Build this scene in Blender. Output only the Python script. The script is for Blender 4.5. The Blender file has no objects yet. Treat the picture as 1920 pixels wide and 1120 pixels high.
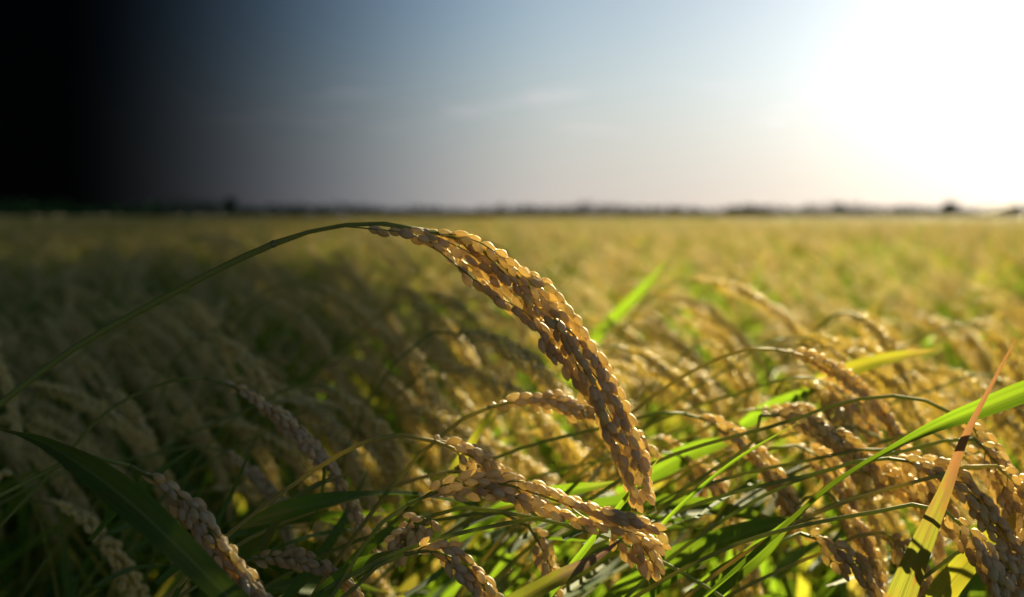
import bpy, math, random
import numpy as np
from mathutils import Vector, Matrix
R = math.radians
rng = np.random.default_rng(7)
random.seed(7)
S = bpy.context.scene

# ------------------------------------------------------------------ camera
W_, H_, F_ = 1920.0, 1120.0, 2667.0
CAM = np.array([0.0, 0.0, 1.10]); PITCH = R(3.35)
cam = bpy.data.objects.new('camera', bpy.data.cameras.new('camera'))
S.collection.objects.link(cam); S.camera = cam
cam.location = CAM; cam.rotation_euler = (R(90) - PITCH, 0, 0)
cam.data.lens = 50.0; cam.data.sensor_width = 36.0
cam.data.clip_start = 0.01; cam.data.clip_end = 5000
cam.data.dof.use_dof = True; cam.data.dof.focus_distance = 0.71
cam.data.dof.aperture_fstop = 7.0; cam.data.dof.aperture_blades = 0
FW = np.array([0, math.cos(PITCH), -math.sin(PITCH)]); UP = np.array([0, math.sin(PITCH), math.cos(PITCH)])
RT = np.array([1.0, 0, 0])
def P(px, py, D):
    """a pixel of the 1920x1120 photograph at depth D, as a point of the place"""
    return CAM + D*FW + RT*((px-W_/2)/F_*D) + UP*((H_/2-py)/F_*D)

# ------------------------------------------------------------------ sun and sky
SUN_AZ, SUN_EL = R(21.0), R(19.0)
sd = np.array([math.sin(SUN_AZ)*math.cos(SUN_EL), math.cos(SUN_AZ)*math.cos(SUN_EL), math.sin(SUN_EL)])
sun = bpy.data.objects.new('sun', bpy.data.lights.new('sun', 'SUN'))
S.collection.objects.link(sun)
sun.data.energy = 5.0; sun.data.angle = R(0.55); sun.data.color = (1.0, 0.86, 0.52)
sun.rotation_euler = Vector(sd).to_track_quat('Z', 'Y').to_euler()

world = bpy.data.worlds.new('World'); S.world = world; world.use_nodes = True
nt = world.node_tree; nt.nodes.clear()
def nd(tree, typ, **kw):
    n = tree.nodes.new(typ)
    for k, v in kw.items(): setattr(n, k, v)
    return n
def mth(tree, op, a, b=None, c=None, clamp=False):
    n = nd(tree, 'ShaderNodeMath', operation=op, use_clamp=clamp)
    for i, v in enumerate((a, b, c)):
        if v is None: continue
        if isinstance(v, (int, float)): n.inputs[i].default_value = v
        else: tree.links.new(v, n.inputs[i])
    return n.outputs[0]
def mixc(tree, f, a, b, blend='MIX'):
    n = nd(tree, 'ShaderNodeMix', data_type='RGBA', blend_type=blend)
    for s, v in ((n.inputs[0], f), (n.inputs[6], a), (n.inputs[7], b)):
        if isinstance(v, (int, float)): s.default_value = v
        elif isinstance(v, tuple): s.default_value = (*v, 1)
        else: tree.links.new(v, s)
    return n.outputs[2]
def maprange(tree, v, a, b, c, d, mode='LINEAR'):
    n = nd(tree, 'ShaderNodeMapRange', interpolation_type=mode)
    tree.links.new(v, n.inputs[0])
    for i, x in enumerate((a, b, c, d)): n.inputs[1+i].default_value = x
    return n.outputs[0]
L = nt.links.new
sky = nd(nt, 'ShaderNodeTexSky', sky_type='NISHITA', sun_disc=False, sun_elevation=SUN_EL, sun_rotation=SUN_AZ,
         altitude=0, air_density=1.0, dust_density=0.15, ozone_density=2.5)
tc = nd(nt, 'ShaderNodeTexCoord'); sx = nd(nt, 'ShaderNodeSeparateXYZ'); L(tc.outputs['Generated'], sx.inputs[0])
az = mth(nt, 'ARCTAN2', sx.outputs[0], sx.outputs[1])
el = mth(nt, 'ARCSINE', sx.outputs[2])
# darkening put into the sky on the left, easing off towards the sun
fade_in = maprange(nt, az, R(-20.3), R(3.0), 0, 1, 'SMOOTHSTEP')
fade_in = mth(nt, 'POWER', fade_in, 2.1)
fade_out = maprange(nt, az, R(-170), R(-140), 1, 0, 'SMOOTHSTEP')
clear = mth(nt, 'MAXIMUM', fade_in, fade_out)
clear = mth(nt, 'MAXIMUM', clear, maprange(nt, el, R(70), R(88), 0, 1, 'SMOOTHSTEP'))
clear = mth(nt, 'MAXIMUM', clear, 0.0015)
front_dim = maprange(nt, mth(nt, 'ABSOLUTE', mth(nt, 'SUBTRACT', az, R(10))), R(35), R(90), 0.345, 0.54, 'SMOOTHSTEP')   # dims the sky ahead; the sky behind stays brighter as fill
# bright hazy air round the low sun
da = mth(nt, 'DIVIDE', mth(nt, 'SUBTRACT', az, R(22.0)), R(13.6))
de = mth(nt, 'DIVIDE', mth(nt, 'SUBTRACT', el, R(5.0)), R(11.3))
q = mth(nt, 'ADD', mth(nt, 'MULTIPLY', da, da), mth(nt, 'MULTIPLY', de, de))
glow = mth(nt, 'ADD', mth(nt, 'MULTIPLY', mth(nt, 'EXPONENT', mth(nt, 'MULTIPLY', q, -1.0)), 0.235),
           mth(nt, 'MULTIPLY', mth(nt, 'EXPONENT', mth(nt, 'MULTIPLY', q, -5.5)), 0.14))
# thin streaks of cloud low over the field
mp = nd(nt, 'ShaderNodeCombineXYZ'); L(mth(nt, 'MULTIPLY', az, 9.0), mp.inputs[0]); L(mth(nt, 'MULTIPLY', el, 60.0), mp.inputs[1])
nz = nd(nt, 'ShaderNodeTexNoise'); nz.inputs['Scale'].default_value = 1.6; nz.inputs['Detail'].default_value = 5; nz.inputs['Distortion'].default_value = .4
L(mp.outputs[0], nz.inputs['Vector'])
band = mth(nt, 'MULTIPLY', maprange(nt, el, R(2.6), R(3.8), 0, 1, 'SMOOTHSTEP'), maprange(nt, el, R(4.4), R(6.0), 1, 0, 'SMOOTHSTEP'))
streak = mth(nt, 'MULTIPLY', maprange(nt, nz.outputs[0], .50, .74, 0, 1, 'SMOOTHSTEP'), band)
SKY_STRENGTH = 0.05
skyc = mixc(nt, 1.0, sky.outputs[0], (SKY_STRENGTH*1.02, SKY_STRENGTH*1.0, SKY_STRENGTH*1.0), 'MULTIPLY')
lowhaze = maprange(nt, el, R(0), R(8), 0.75, 0.0, 'SMOOTHSTEP')
skyc = mixc(nt, lowhaze, skyc, (0.40, 0.40, 0.44))
skyc = mixc(nt, mth(nt, 'MULTIPLY', streak, 0.3), skyc, (0.85, 0.72, 0.74))
glowc = mixc(nt, maprange(nt, el, R(0), R(5), 0, 1), (1.0, .84, .62), (1.0, .98, .95))
gm = nd(nt, 'ShaderNodeVectorMath', operation='SCALE'); L(glowc, gm.inputs[0]); L(glow, gm.inputs['Scale'])
skyv = nd(nt, 'ShaderNodeVectorMath', operation='SCALE'); L(skyc, skyv.inputs[0]); L(front_dim, skyv.inputs['Scale'])
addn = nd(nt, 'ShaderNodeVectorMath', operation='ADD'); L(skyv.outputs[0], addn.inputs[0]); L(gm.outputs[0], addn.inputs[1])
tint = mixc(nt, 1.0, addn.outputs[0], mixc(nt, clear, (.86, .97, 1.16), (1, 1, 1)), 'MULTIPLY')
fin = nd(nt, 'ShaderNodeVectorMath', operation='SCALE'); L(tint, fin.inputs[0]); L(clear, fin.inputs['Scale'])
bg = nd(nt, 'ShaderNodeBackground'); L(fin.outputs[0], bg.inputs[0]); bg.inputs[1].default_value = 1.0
wo = nd(nt, 'ShaderNodeOutputWorld'); L(bg.outputs[0], wo.inputs[0])

vs = S.view_settings
vs.view_transform = 'Standard'; vs.look = 'None'; vs.exposure = 1.7; vs.gamma = 1.0
S.render.engine = 'CYCLES'
cy = S.cycles
cy.use_denoising = True; cy.max_bounces = 10; cy.diffuse_bounces = 6; cy.glossy_bounces = 2
cy.transmission_bounces = 5; cy.transparent_max_bounces = 6; cy.volume_bounces = 0
cy.sample_clamp_indirect = 4.0; cy.caustics_reflective = False; cy.caustics_refractive = False
cy.use_adaptive_sampling = False

# ------------------------------------------------------------------ materials
def new_mat(name):
    m = bpy.data.materials.new(name); m.use_nodes = True
    m.node_tree.nodes.clear()
    return m, m.node_tree
def finish(t, sh):
    o = nd(t, 'ShaderNodeOutputMaterial'); t.links.new(sh, o.inputs[0])
def rnd(t):
    g = nd(t, 'ShaderNodeNewGeometry'); oi = nd(t, 'ShaderNodeObjectInfo')
    return mth(t, 'FRACT', mth(t, 'ADD', g.outputs['Random Per Island'], oi.outputs['Random']))
def ramp(t, f, stops):
    n = nd(t, 'ShaderNodeValToRGB'); t.links.new(f, n.inputs[0])
    e = n.color_ramp.elements
    while len(e) < len(stops): e.new(0.5)
    for i, (p, c) in enumerate(stops): e[i].position = p; e[i].color = (*c, 1)
    return n.outputs[0]
def uvsplit(t):
    u = nd(t, 'ShaderNodeTexCoord'); s = nd(t, 'ShaderNodeSeparateXYZ'); t.links.new(u.outputs['UV'], s.inputs[0])
    return s.outputs[0], s.outputs[1]
def noise_uv(t, su, sv, scale=1.0, detail=3):
    u, v = uvsplit(t); c = nd(t, 'ShaderNodeCombineXYZ')
    t.links.new(mth(t, 'MULTIPLY', u, su), c.inputs[0]); t.links.new(mth(t, 'MULTIPLY', v, sv), c.inputs[1])
    oi = nd(t, 'ShaderNodeObjectInfo'); t.links.new(mth(t, 'MULTIPLY', oi.outputs['Random'], 40.0), c.inputs[2])
    n = nd(t, 'ShaderNodeTexNoise'); n.inputs['Scale'].default_value = scale; n.inputs['Detail'].default_value = detail
    t.links.new(c.outputs[0], n.inputs['Vector']); return n.outputs[0]

def through(t, col):
    """light let through thin tissue"""
    tr = nd(t, 'ShaderNodeBsdfTranslucent'); t.links.new(col, tr.inputs[0]); return tr.outputs[0]

def grain_material(name, stops, trans, tmix=.38, fine=True):
    m, t = new_mat(name); r = rnd(t)
    col = ramp(t, r, stops)
    p = nd(t, 'ShaderNodeBsdfPrincipled'); p.inputs['Roughness'].default_value = .40; p.inputs['Specular IOR Level'].default_value = .5
    p.inputs['Sheen Weight'].default_value = .6; p.inputs['Sheen Roughness'].default_value = .3
    p.inputs['Sheen Tint'].default_value = (1, .9, .7, 1)
    if fine:
        u, v = uvsplit(t)
        spot = maprange(t, noise_uv(t, 5, 4, 1.6, 2), .66, .74, 0, .65)
        col = mixc(t, spot, col, (.13, .07, .04))
        tip = maprange(t, v, .86, 1.0, 0, .5)
        col = mixc(t, tip, col, (.22, .12, .05))
        line = mth(t, 'POWER', mth(t, 'ABSOLUTE', mth(t, 'SINE', mth(t, 'MULTIPLY', u, math.pi*5))), 3)
        col = mixc(t, mth(t, 'MULTIPLY', line, .22), col, (.20, .12, .06))
        b = nd(t, 'ShaderNodeBump'); b.inputs['Strength'].default_value = .55; b.inputs['Distance'].default_value = .0004
        hn = noise_uv(t, 60, 60, 1.0, 2)
        t.links.new(mth(t, 'ADD', mth(t, 'MULTIPLY', hn, .7), mth(t, 'MULTIPLY', line, -.6)), b.inputs['Height'])
        t.links.new(b.outputs[0], p.inputs['Normal'])
    t.links.new(col, p.inputs['Base Color'])
    tr = through(t, mixc(t, .75, col, trans))
    mx = nd(t, 'ShaderNodeMixShader'); mx.inputs[0].default_value = tmix
    t.links.new(p.outputs[0], mx.inputs[1]); t.links.new(tr, mx.inputs[2])
    finish(t, mx.outputs[0]); return m
GSTOPS = [(0, (.55, .43, .27)), (.25, (.68, .55, .36)), (.6, (.75, .63, .42)), (.85, (.80, .71, .50)), (.93, (.62, .62, .34)), (1, (.42, .31, .20))]
M_GRAIN = grain_material('ripe_husk', GSTOPS, (1.0, .79, .33), .56, True)
M_GRAIN_FAR = grain_material('ripe_husk_plain', [(0, (.50, .41, .18)), (.5, (.62, .53, .25)), (1, (.74, .65, .34))], (1.0, .86, .34), .55, False)

def plain(name, col, rough=.9, var=.35, scale=3.0):
    m, t = new_mat(name)
    tcn = nd(t, 'ShaderNodeTexCoord'); n = nd(t, 'ShaderNodeTexNoise'); n.inputs['Scale'].default_value = scale; n.inputs['Detail'].default_value = 6
    t.links.new(tcn.outputs['Object'], n.inputs['Vector'])
    p = nd(t, 'ShaderNodeBsdfPrincipled'); p.inputs['Roughness'].default_value = rough; p.inputs['Specular IOR Level'].default_value = .16
    t.links.new(mixc(t, n.outputs[0], tuple(c*(1-var) for c in col), tuple(c*(1+var) for c in col)), p.inputs['Base Color'])
    finish(t, p.outputs[0]); return m
def leaf_material(name, base, trans, tip=None, tip_at=(.6, .95), tmix=.5, blotch=0.0, rough=.66):
    m, t = new_mat(name); r = rnd(t); u, v = uvsplit(t)
    col = mixc(t, r, tuple(c*.72 for c in base), tuple(min(1, c*1.25) for c in base))
    tcl = mixc(t, r, tuple(c*.8 for c in trans), trans)
    vn = noise_uv(t, 22, 1.0, 1.0, 2)
    ribs = mth(t, 'POWER', mth(t, 'ABSOLUTE', mth(t, 'SINE', mth(t, 'MULTIPLY', u, math.pi*14))), 2)
    vein = mth(t, 'ADD', mth(t, 'MULTIPLY', vn, .8), mth(t, 'MULTIPLY', ribs, .2))
    vf = maprange(t, vein, .36, .64, .0, .9)
    col = mixc(t, vf, col, tuple(c*1.6+.01 for c in base)); tcl = mixc(t, vf, tcl, tuple(c*.45 for c in trans))
    patch = maprange(t, noise_uv(t, 1.5, 5, 1.0, 3), .40, .68, 0, .5)
    col = mixc(t, patch, col, (base[0]*1.5+.02, base[1]*1.1, base[2])); tcl = mixc(t, patch, tcl, (trans[0]*.75, trans[1]*.55, trans[2]*.6))
    rib = maprange(t, mth(t, 'ABSOLUTE', mth(t, 'SUBTRACT', u, .5)), .02, .055, .65, 0)
    col = mixc(t, rib, col, (.26, .30, .10)); tcl = mixc(t, rib, tcl, tuple(c*.35 for c in trans))
    if tip:
        n = noise_uv(t, 3, 9, 1.0, 3)
        f = maprange(t, mth(t, 'ADD', v, mth(t, 'MULTIPLY', mth(t, 'SUBTRACT', n, .5), .5)), tip_at[0], tip_at[1], 0, 1, 'SMOOTHSTEP')
        col = mixc(t, f, col, tip); tcl = mixc(t, f, tcl, tuple(min(1, c*1.25) for c in tip))
    if blotch:
        n2 = maprange(t, noise_uv(t, 2, 14, 1.0, 4), .55, .7, 0, blotch)
        col = mixc(t, n2, col, (.24, .11, .04)); tcl = mixc(t, n2, tcl, (.42, .18, .04))
    p = nd(t, 'ShaderNodeBsdfPrincipled'); p.inputs['Roughness'].default_value = rough; p.inputs['Specular IOR Level'].default_value = .16
    t.links.new(col, p.inputs['Base Color'])
    b = nd(t, 'ShaderNodeBump'); b.inputs['Strength'].default_value = .35; b.inputs['Distance'].default_value = .0004
    t.links.new(vein, b.inputs['Height']); t.links.new(b.outputs[0], p.inputs['Normal'])
    tr = through(t, tcl)
    mx = nd(t, 'ShaderNodeMixShader'); mx.inputs[0].default_value = tmix
    t.links.new(p.outputs[0], mx.inputs[1]); t.links.new(tr, mx.inputs[2])
    finish(t, mx.outputs[0]); return m
M_LEAF = leaf_material('green_blade', (.05, .12, .016), (.38, .66, .03), (.30, .26, .05), (.75, 1.1))
M_LEAF_SHADE = leaf_material('shaded_green_blade', (.032, .07, .014), (.16, .26, .02), (.20, .15, .05), (.85, 1.1))  # darker copy of the green blade, shade put into its colour
M_LEAFY = leaf_material('yellowing_blade', (.11, .15, .022), (.66, .68, .05), (.40, .28, .06), (.62, 1.0))
M_LEAFB = leaf_material('brown_tipped_blade', (.10, .15, .022), (.60, .64, .06), (.26, .15, .10), (.56, .82), blotch=.5)
M_LEAFO = leaf_material('dry_orange_blade', (.12, .14, .022), (.42, .44, .05), (.25, .12, .045), (.34, .62), blotch=.6)
M_STEM = leaf_material('green_stem', (.20, .25, .06), (.50, .56, .08), tmix=.40, rough=.5)
M_STEMY = leaf_material('straw_stem', (.38, .36, .10), (.7, .62, .12), tmix=.42, rough=.5)
M_NODE = leaf_material('stem_joint', (.10, .10, .07), (.2, .2, .1), tmix=.1)

M_SOIL = plain('paddy_mud', (.055, .045, .030), .95, .5, 5)
M_BARK = plain('bark', (.10, .075, .05), .9, .4, 9)
M_WOOD = plain('tree_foliage', (.016, .044, .020), 1.0, .5, .4); M_WOOD.node_tree.nodes['Principled BSDF'].inputs['Specular IOR Level'].default_value = 0
M_SHEDW = plain('weathered_boards', (.20, .15, .10), .9, .3, 2)
M_SHEDR = plain('rusty_tin', (.17, .12, .09), .8, .3, 2)

# ------------------------------------------------------------------ mesh helpers
class MB:
    """collects faces (tris and quads) with a uv per vertex"""
    def __init__(s): s.v = []; s.f = []; s.uv = []; s.n = 0
    def add(s, v, f, uv):
        s.v.append(np.asarray(v, float)); s.uv.append(np.asarray(uv, float))
        s.f.extend([tuple(i+s.n for i in q) for q in f]); s.n += len(v)
    def mesh(s, name, mat, smooth=True):
        me = bpy.data.meshes.new(name)
        V = np.concatenate(s.v); U = np.concatenate(s.uv)
        me.from_pydata(V.tolist(), [], s.f)
        li = np.zeros(len(me.loops), dtype=np.int32); me.loops.foreach_get('vertex_index', li)
        ul = me.uv_layers.new(name='UVMap'); ul.data.foreach_set('uv', U[li].astype(np.float32).ravel())
        if smooth: me.polygons.foreach_set('use_smooth', np.ones(len(me.polygons), dtype=bool))
        me.materials.append(mat); me.update(); return me
def link(name, me, parent=None, mat4=None, coll=None):
    o = bpy.data.objects.new(name, me); (coll or S.collection).objects.link(o)
    if parent: o.parent = parent
    if mat4 is not None: o.matrix_basis = Matrix(mat4.tolist()) if isinstance(mat4, np.ndarray) else mat4
    return o
def tag(o, label=None, cat=None, group=None, kind=None):
    if label: o['label'] = label
    if cat: o['category'] = cat
    if group: o['group'] = group
    if kind: o['kind'] = kind
    return o
def unit(a): return a/(np.linalg.norm(a, axis=-1, keepdims=True)+1e-12)
def curve(pts, n):
    """Catmull-Rom through pts, resampled to n points of equal arc length; pts may carry extra columns"""
    p = np.asarray(pts, float)
    ch = np.sqrt(np.maximum(np.linalg.norm(np.diff(p[:, :3], axis=0), axis=1), 1e-6)); u = np.concatenate([[0], np.cumsum(ch)])
    if len(p) > 2:
        sec = np.diff(p, axis=0)/ch[:, None]
        m = np.empty_like(p); m[0] = sec[0]; m[-1] = sec[-1]
        m[1:-1] = (sec[:-1]*ch[1:, None]+sec[1:]*ch[:-1, None])/(ch[:-1]+ch[1:])[:, None]
    else: m = np.repeat(np.diff(p, axis=0)/ch[0], 2, axis=0)
    out = []
    for i in range(len(p)-1):
        h = ch[i]
        for t in np.linspace(0, 1, 16, endpoint=False):
            out.append((2*t**3-3*t*t+1)*p[i]+(t**3-2*t*t+t)*h*m[i]+(3*t*t-2*t**3)*p[i+1]+(t**3-t*t)*h*m[i+1])
    out.append(p[-1]); out = np.array(out)
    s = np.concatenate([[0], np.cumsum(np.linalg.norm(np.diff(out[:, :3], axis=0), axis=1))])
    ss = np.linspace(0, s[-1], n)
    return np.stack([np.interp(ss, s, out[:, k]) for k in range(out.shape[1])], axis=1)
def frames(c):
    T = unit(np.gradient(c, axis=0)); ref = np.array([0.05, 1.0, 0.1])
    A = unit(ref - (T@ref)[:, None]*T); B = np.cross(T, A)
    return T, A, B
def tube(mb, c, r, seg=7):
    c = np.asarray(c); n = len(c); r = np.broadcast_to(r, (n,))
    T, A, B = frames(c)
    a = np.linspace(0, 2*np.pi, seg, endpoint=False)
    V = c[:, None, :]+r[:, None, None]*(np.cos(a)[None, :, None]*A[:, None, :]+np.sin(a)[None, :, None]*B[:, None, :])
    U = np.stack(np.meshgrid(a/(2*np.pi), np.linspace(0, 1, n)), -1).reshape(-1, 2)
    f = [(i*seg+j, i*seg+(j+1) % seg, (i+1)*seg+(j+1) % seg, (i+1)*seg+j) for i in range(n-1) for j in range(seg)]
    f.append(tuple(range(seg))[::-1]); f.append(tuple((n-1)*seg+j for j in range(seg)))
    mb.add(V.reshape(-1, 3), f, U)
def blade(mb, c, w, nrm, fold=.25, twist=0.0, across=4, wave=0.0, seed=0):
    """leaf blade along c (n,3); w widths; nrm the way the upper face looks; fold = depth of the V"""
    c = np.asarray(c, float); n = len(c); T = unit(np.gradient(c, axis=0))
    N = np.broadcast_to(np.asarray(nrm, float), (n, 3)); N = unit(N-(N*T).sum(1)[:, None]*T); B = np.cross(T, N)
    tw = np.asarray(twist)*np.linspace(0, 1, n) if np.ndim(twist) == 0 else np.asarray(twist)
    Bx = B*np.cos(tw)[:, None]+N*np.sin(tw)[:, None]; Nx = -B*np.sin(tw)[:, None]+N*np.cos(tw)[:, None]
    u = np.linspace(-1, 1, across+1); w = np.broadcast_to(w, (n,))
    lg = np.random.default_rng(seed); ph = lg.uniform(0, 6, 3)
    wv = wave*np.sin(np.linspace(0, 9, n)+ph[0])+wave*.6*np.sin(np.linspace(0, 23, n)+ph[1])
    off = np.abs(u)[None, :]*fold*w[:, None]*.5 + u[None, :]*wv[:, None]*w[:, None]
    V = c[:, None, :]+(u[None, :]*w[:, None]*.5)[..., None]*Bx[:, None, :]+off[..., None]*Nx[:, None, :]
    U = np.stack(np.meshgrid(u*.5+.5, np.linspace(0, 1, n)), -1).reshape(-1, 2)
    k = across+1
    f = [(i*k+j, i*k+j+1, (i+1)*k+j+1, (i+1)*k+j) for i in range(n-1) for j in range(across)]
    mb.add(V.reshape(-1, 3), f, U)
def wprof(n, wmax, rise=.12, tip=.55):
    t = np.linspace(0, 1, n)
    return wmax*np.minimum(1, .45+t/rise*.55)*np.where(t < tip, 1, np.sqrt(np.clip(1-((t-tip)/(1-tip))**1.7, 0, 1)))+wmax*.015

# one grain, along +Z from its base: a plump husk with ribs, two scales at the foot, a beak and bristles
def grain_geo(rings, seg, seed, bristle=0, awn=0.0, scales=True, Lg=.0076, Wd=.0044, Th=.0036):
    g = np.random.default_rng(seed)
    Lg = Lg*g.uniform(.93, 1.08); Wd = Wd*g.uniform(.9, 1.12); Th = Th*g.uniform(.9, 1.15)
    t = np.linspace(0, 1, rings+1); a = np.linspace(0, 2*np.pi, seg, endpoint=False)
    prof = np.power(np.sin(np.pi*np.clip(t*.955+.028, 0, 1)), .72)*(1-.12*(t-.42))
    rib = 1+.05*np.cos(a*5)
    lean = .0005*g.uniform(-1, 1)
    V = np.zeros((rings+1, seg, 3))
    V[..., 0] = prof[:, None]*Wd*.5*np.cos(a)*rib+(lean*np.sin(np.pi*t))[:, None]
    V[..., 1] = prof[:, None]*Th*.5*np.sin(a)*rib
    V[..., 2] = (t*Lg)[:, None]
    f = [(i*seg+j, i*seg+(j+1) % seg, (i+1)*seg+(j+1) % seg, (i+1)*seg+j) for i in range(rings) for j in range(seg)]
    f.append(tuple(range(seg))[::-1]); f.append(tuple(rings*seg+j for j in range(seg)))
    U = np.stack(np.meshgrid(a/(2*np.pi), t), -1).reshape(-1, 2)
    V = V.reshape(-1, 3); U = U.tolist(); V = V.tolist()
    def spike(p, d, ln, r):
        d = unit(np.asarray(d)); x = unit(np.cross(d, [.3, .5, .8])); y = np.cross(d, x); b = len(V)
        for k in range(3):
            V.append((p+r*(math.cos(2.09*k)*x+math.sin(2.09*k)*y)).tolist()); U.append([.5, .5])
        V.append((p+d*ln).tolist()); U.append([.5, .6])
        for k in range(3): f.append((b+k, b+(k+1) % 3, b+3))
    if scales:
        for sgn in (-1, 1):                      # sterile scales hugging the foot
            b = len(V)
            for (x, z, y) in ((.0002, .0, .0004), (.0016, .0009, .0009), (.0019, .0024, .0010), (.0008, .0022, .0015), (.0006, .0008, .0013)):
                V.append([sgn*x, y*.9, z]); U.append([.5, .1])
            f.append((b, b+1, b+2, b+3, b+4))
    for k in range(bristle):
        th = g.choice([0, np.pi])+g.normal(0, .5) if k % 3 else g.uniform(0, 6.28)
        tt = g.uniform(.35, 1.0)**.7; pr = float(np.interp(tt, t, prof))
        n = np.array([math.cos(th), math.sin(th)*1.2, .75+.6*tt])
        spike(np.array([pr*Wd*.49*math.cos(th), pr*Th*.49*math.sin(th), tt*Lg]), n, g.uniform(.0004, .0011), .00004)
    if awn > 0:
        spike(np.array([0, 0, Lg*.99]), [g.normal(0, .12), g.normal(0, .12), 1], awn, .00009)
    return np.array(V), f, np.array(U)
FINE = [grain_geo(12, 14, 100+i, 40, (0.005+.004*(i % 4) if i % 3 == 0 else 0)) for i in range(10)]
MID = [grain_geo(7, 8, 200+i, 0, (.008 if i % 4 == 0 else 0)) for i in range(8)]
LOW = [grain_geo(4, 6, 300+i, 0, 0, False, .0080, .0047, .0038) for i in range(5)]
def as_meshes(name, geos, mat):
    out = []
    for v, f, u in geos:
        b = MB(); b.add(v, f, u); out.append(b.mesh(name, mat))
    return out
FINE_ME, MID_ME = as_meshes('grain', FINE, M_GRAIN), as_meshes('grain', MID, M_GRAIN)

def spread(axis, t0, t1, th, rmax, g, n=22, sag=.0):
    """a side branch that leaves the rachis at t0 and runs beside it to t1"""
    m = len(axis); idx = np.linspace(t0, t1, n)*(m-1)
    c = np.stack([np.interp(idx, np.arange(m), axis[:, k]) for k in range(3)], 1)
    T, A, B = frames(c); s = np.linspace(0, 1, n)
    r = rmax*(1-np.exp(-s*5))*(1-.15*s)*np.interp(idx/(m-1), [0, .1, .35, .7, 1], [.6, .85, 1, .72, .38])
    th = th+g.normal(0, .3)*s+np.cumsum(g.normal(0, .05, n))
    c = c+r[:, None]*(np.cos(th)[:, None]*A+np.sin(th)[:, None]*B)
    c[:, 2] -= sag*s**1.5
    return c
def panicle(axis, g, nb=9, span=(.0, .66), blen=(.30, .42), rmax=.008, step=.0046, grain_scale=1.0, gap=0.12):
    """branches and grain poses of a drooping panicle along axis"""
    axis = np.asarray(axis); length = np.linalg.norm(np.diff(axis, axis=0), axis=1).sum()
    br, gr = [], []
    for k in range(nb):
        t0 = span[0]+(span[1]-span[0])*(k/(max(1, nb-1)))+g.uniform(-.02, .02)
        t0 = min(max(t0, 0), .85); t1 = min(t0+g.uniform(*blen), 1.0)
        if k == nb-1: t1 = 1.0
        c = spread(axis, t0, t1, k*2.4+g.uniform(-.4, .4), rmax*g.uniform(.55, 1.15), g, 24, sag=.004*g.uniform(0, 1))
        br.append(c)
        ln = np.linalg.norm(np.diff(c, axis=0), axis=1).sum()
        T, A, B = frames(c)
        s = gap*g.uniform(.5, 1.5); i = 0
        while s < 1.0:
            j = s*(len(c)-1); p = np.array([np.interp(j, np.arange(len(c)), c[:, q]) for q in range(3)])
            jj = min(int(round(j)), len(c)-1)
            ang = i*math.pi+k+g.normal(0, .55)
            out = math.cos(ang)*A[jj]+math.sin(ang)*B[jj]
            d = unit(T[jj]+out*g.uniform(.13, .36)+np.array([0, 0, -.12])+g.normal(0, .06, 3))
            x = unit(np.cross(d, np.cross(out, d))+g.normal(0, .25, 3)); x = unit(x-(x@d)*d)
            y = np.cross(d, x); spin = g.uniform(0, 6.28)
            xx = math.cos(spin)*x+math.sin(spin)*y; yy = np.cross(d, xx)
            sc = grain_scale*g.uniform(.86, 1.08)*(0.8 if s > .97 else 1)
            Mx = np.eye(4); Mx[:3, 0] = xx*sc; Mx[:3, 1] = yy*sc; Mx[:3, 2] = d*sc
            Mx[:3, 3] = p+out*.0009
            gr.append((Mx, int(g.integers(0, 1000))))
            s += step/ln*g.uniform(.75, 1.2); i += 1
    return br, gr
def grains_joined(gr, geos, mb):
    for Mx, k in gr:
        v, f, u = geos[k % len(geos)]
        mb.add(v@Mx[:3, :3].T+Mx[:3, 3], f, u)

# ------------------------------------------------------------------ ground
def grid(name, x0, x1, y0, y1, nx, ny, mat, hf):
    X, Y = np.meshgrid(np.linspace(x0, x1, nx), np.linspace(y0, y1, ny)); Z = hf(X, Y)
    V = np.stack([X, Y, Z], -1).reshape(-1, 3); b = MB()
    f = [(j*nx+i, j*nx+i+1, (j+1)*nx+i+1, (j+1)*nx+i) for j in range(ny-1) for i in range(nx-1)]
    b.add(V, f, V[:, :2]); return link(name, b.mesh(name, mat))
tag(grid('ground', -2500, 2500, -300, 4000, 40, 40, M_SOIL, lambda x, y: 0*x), kind='structure')

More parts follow.
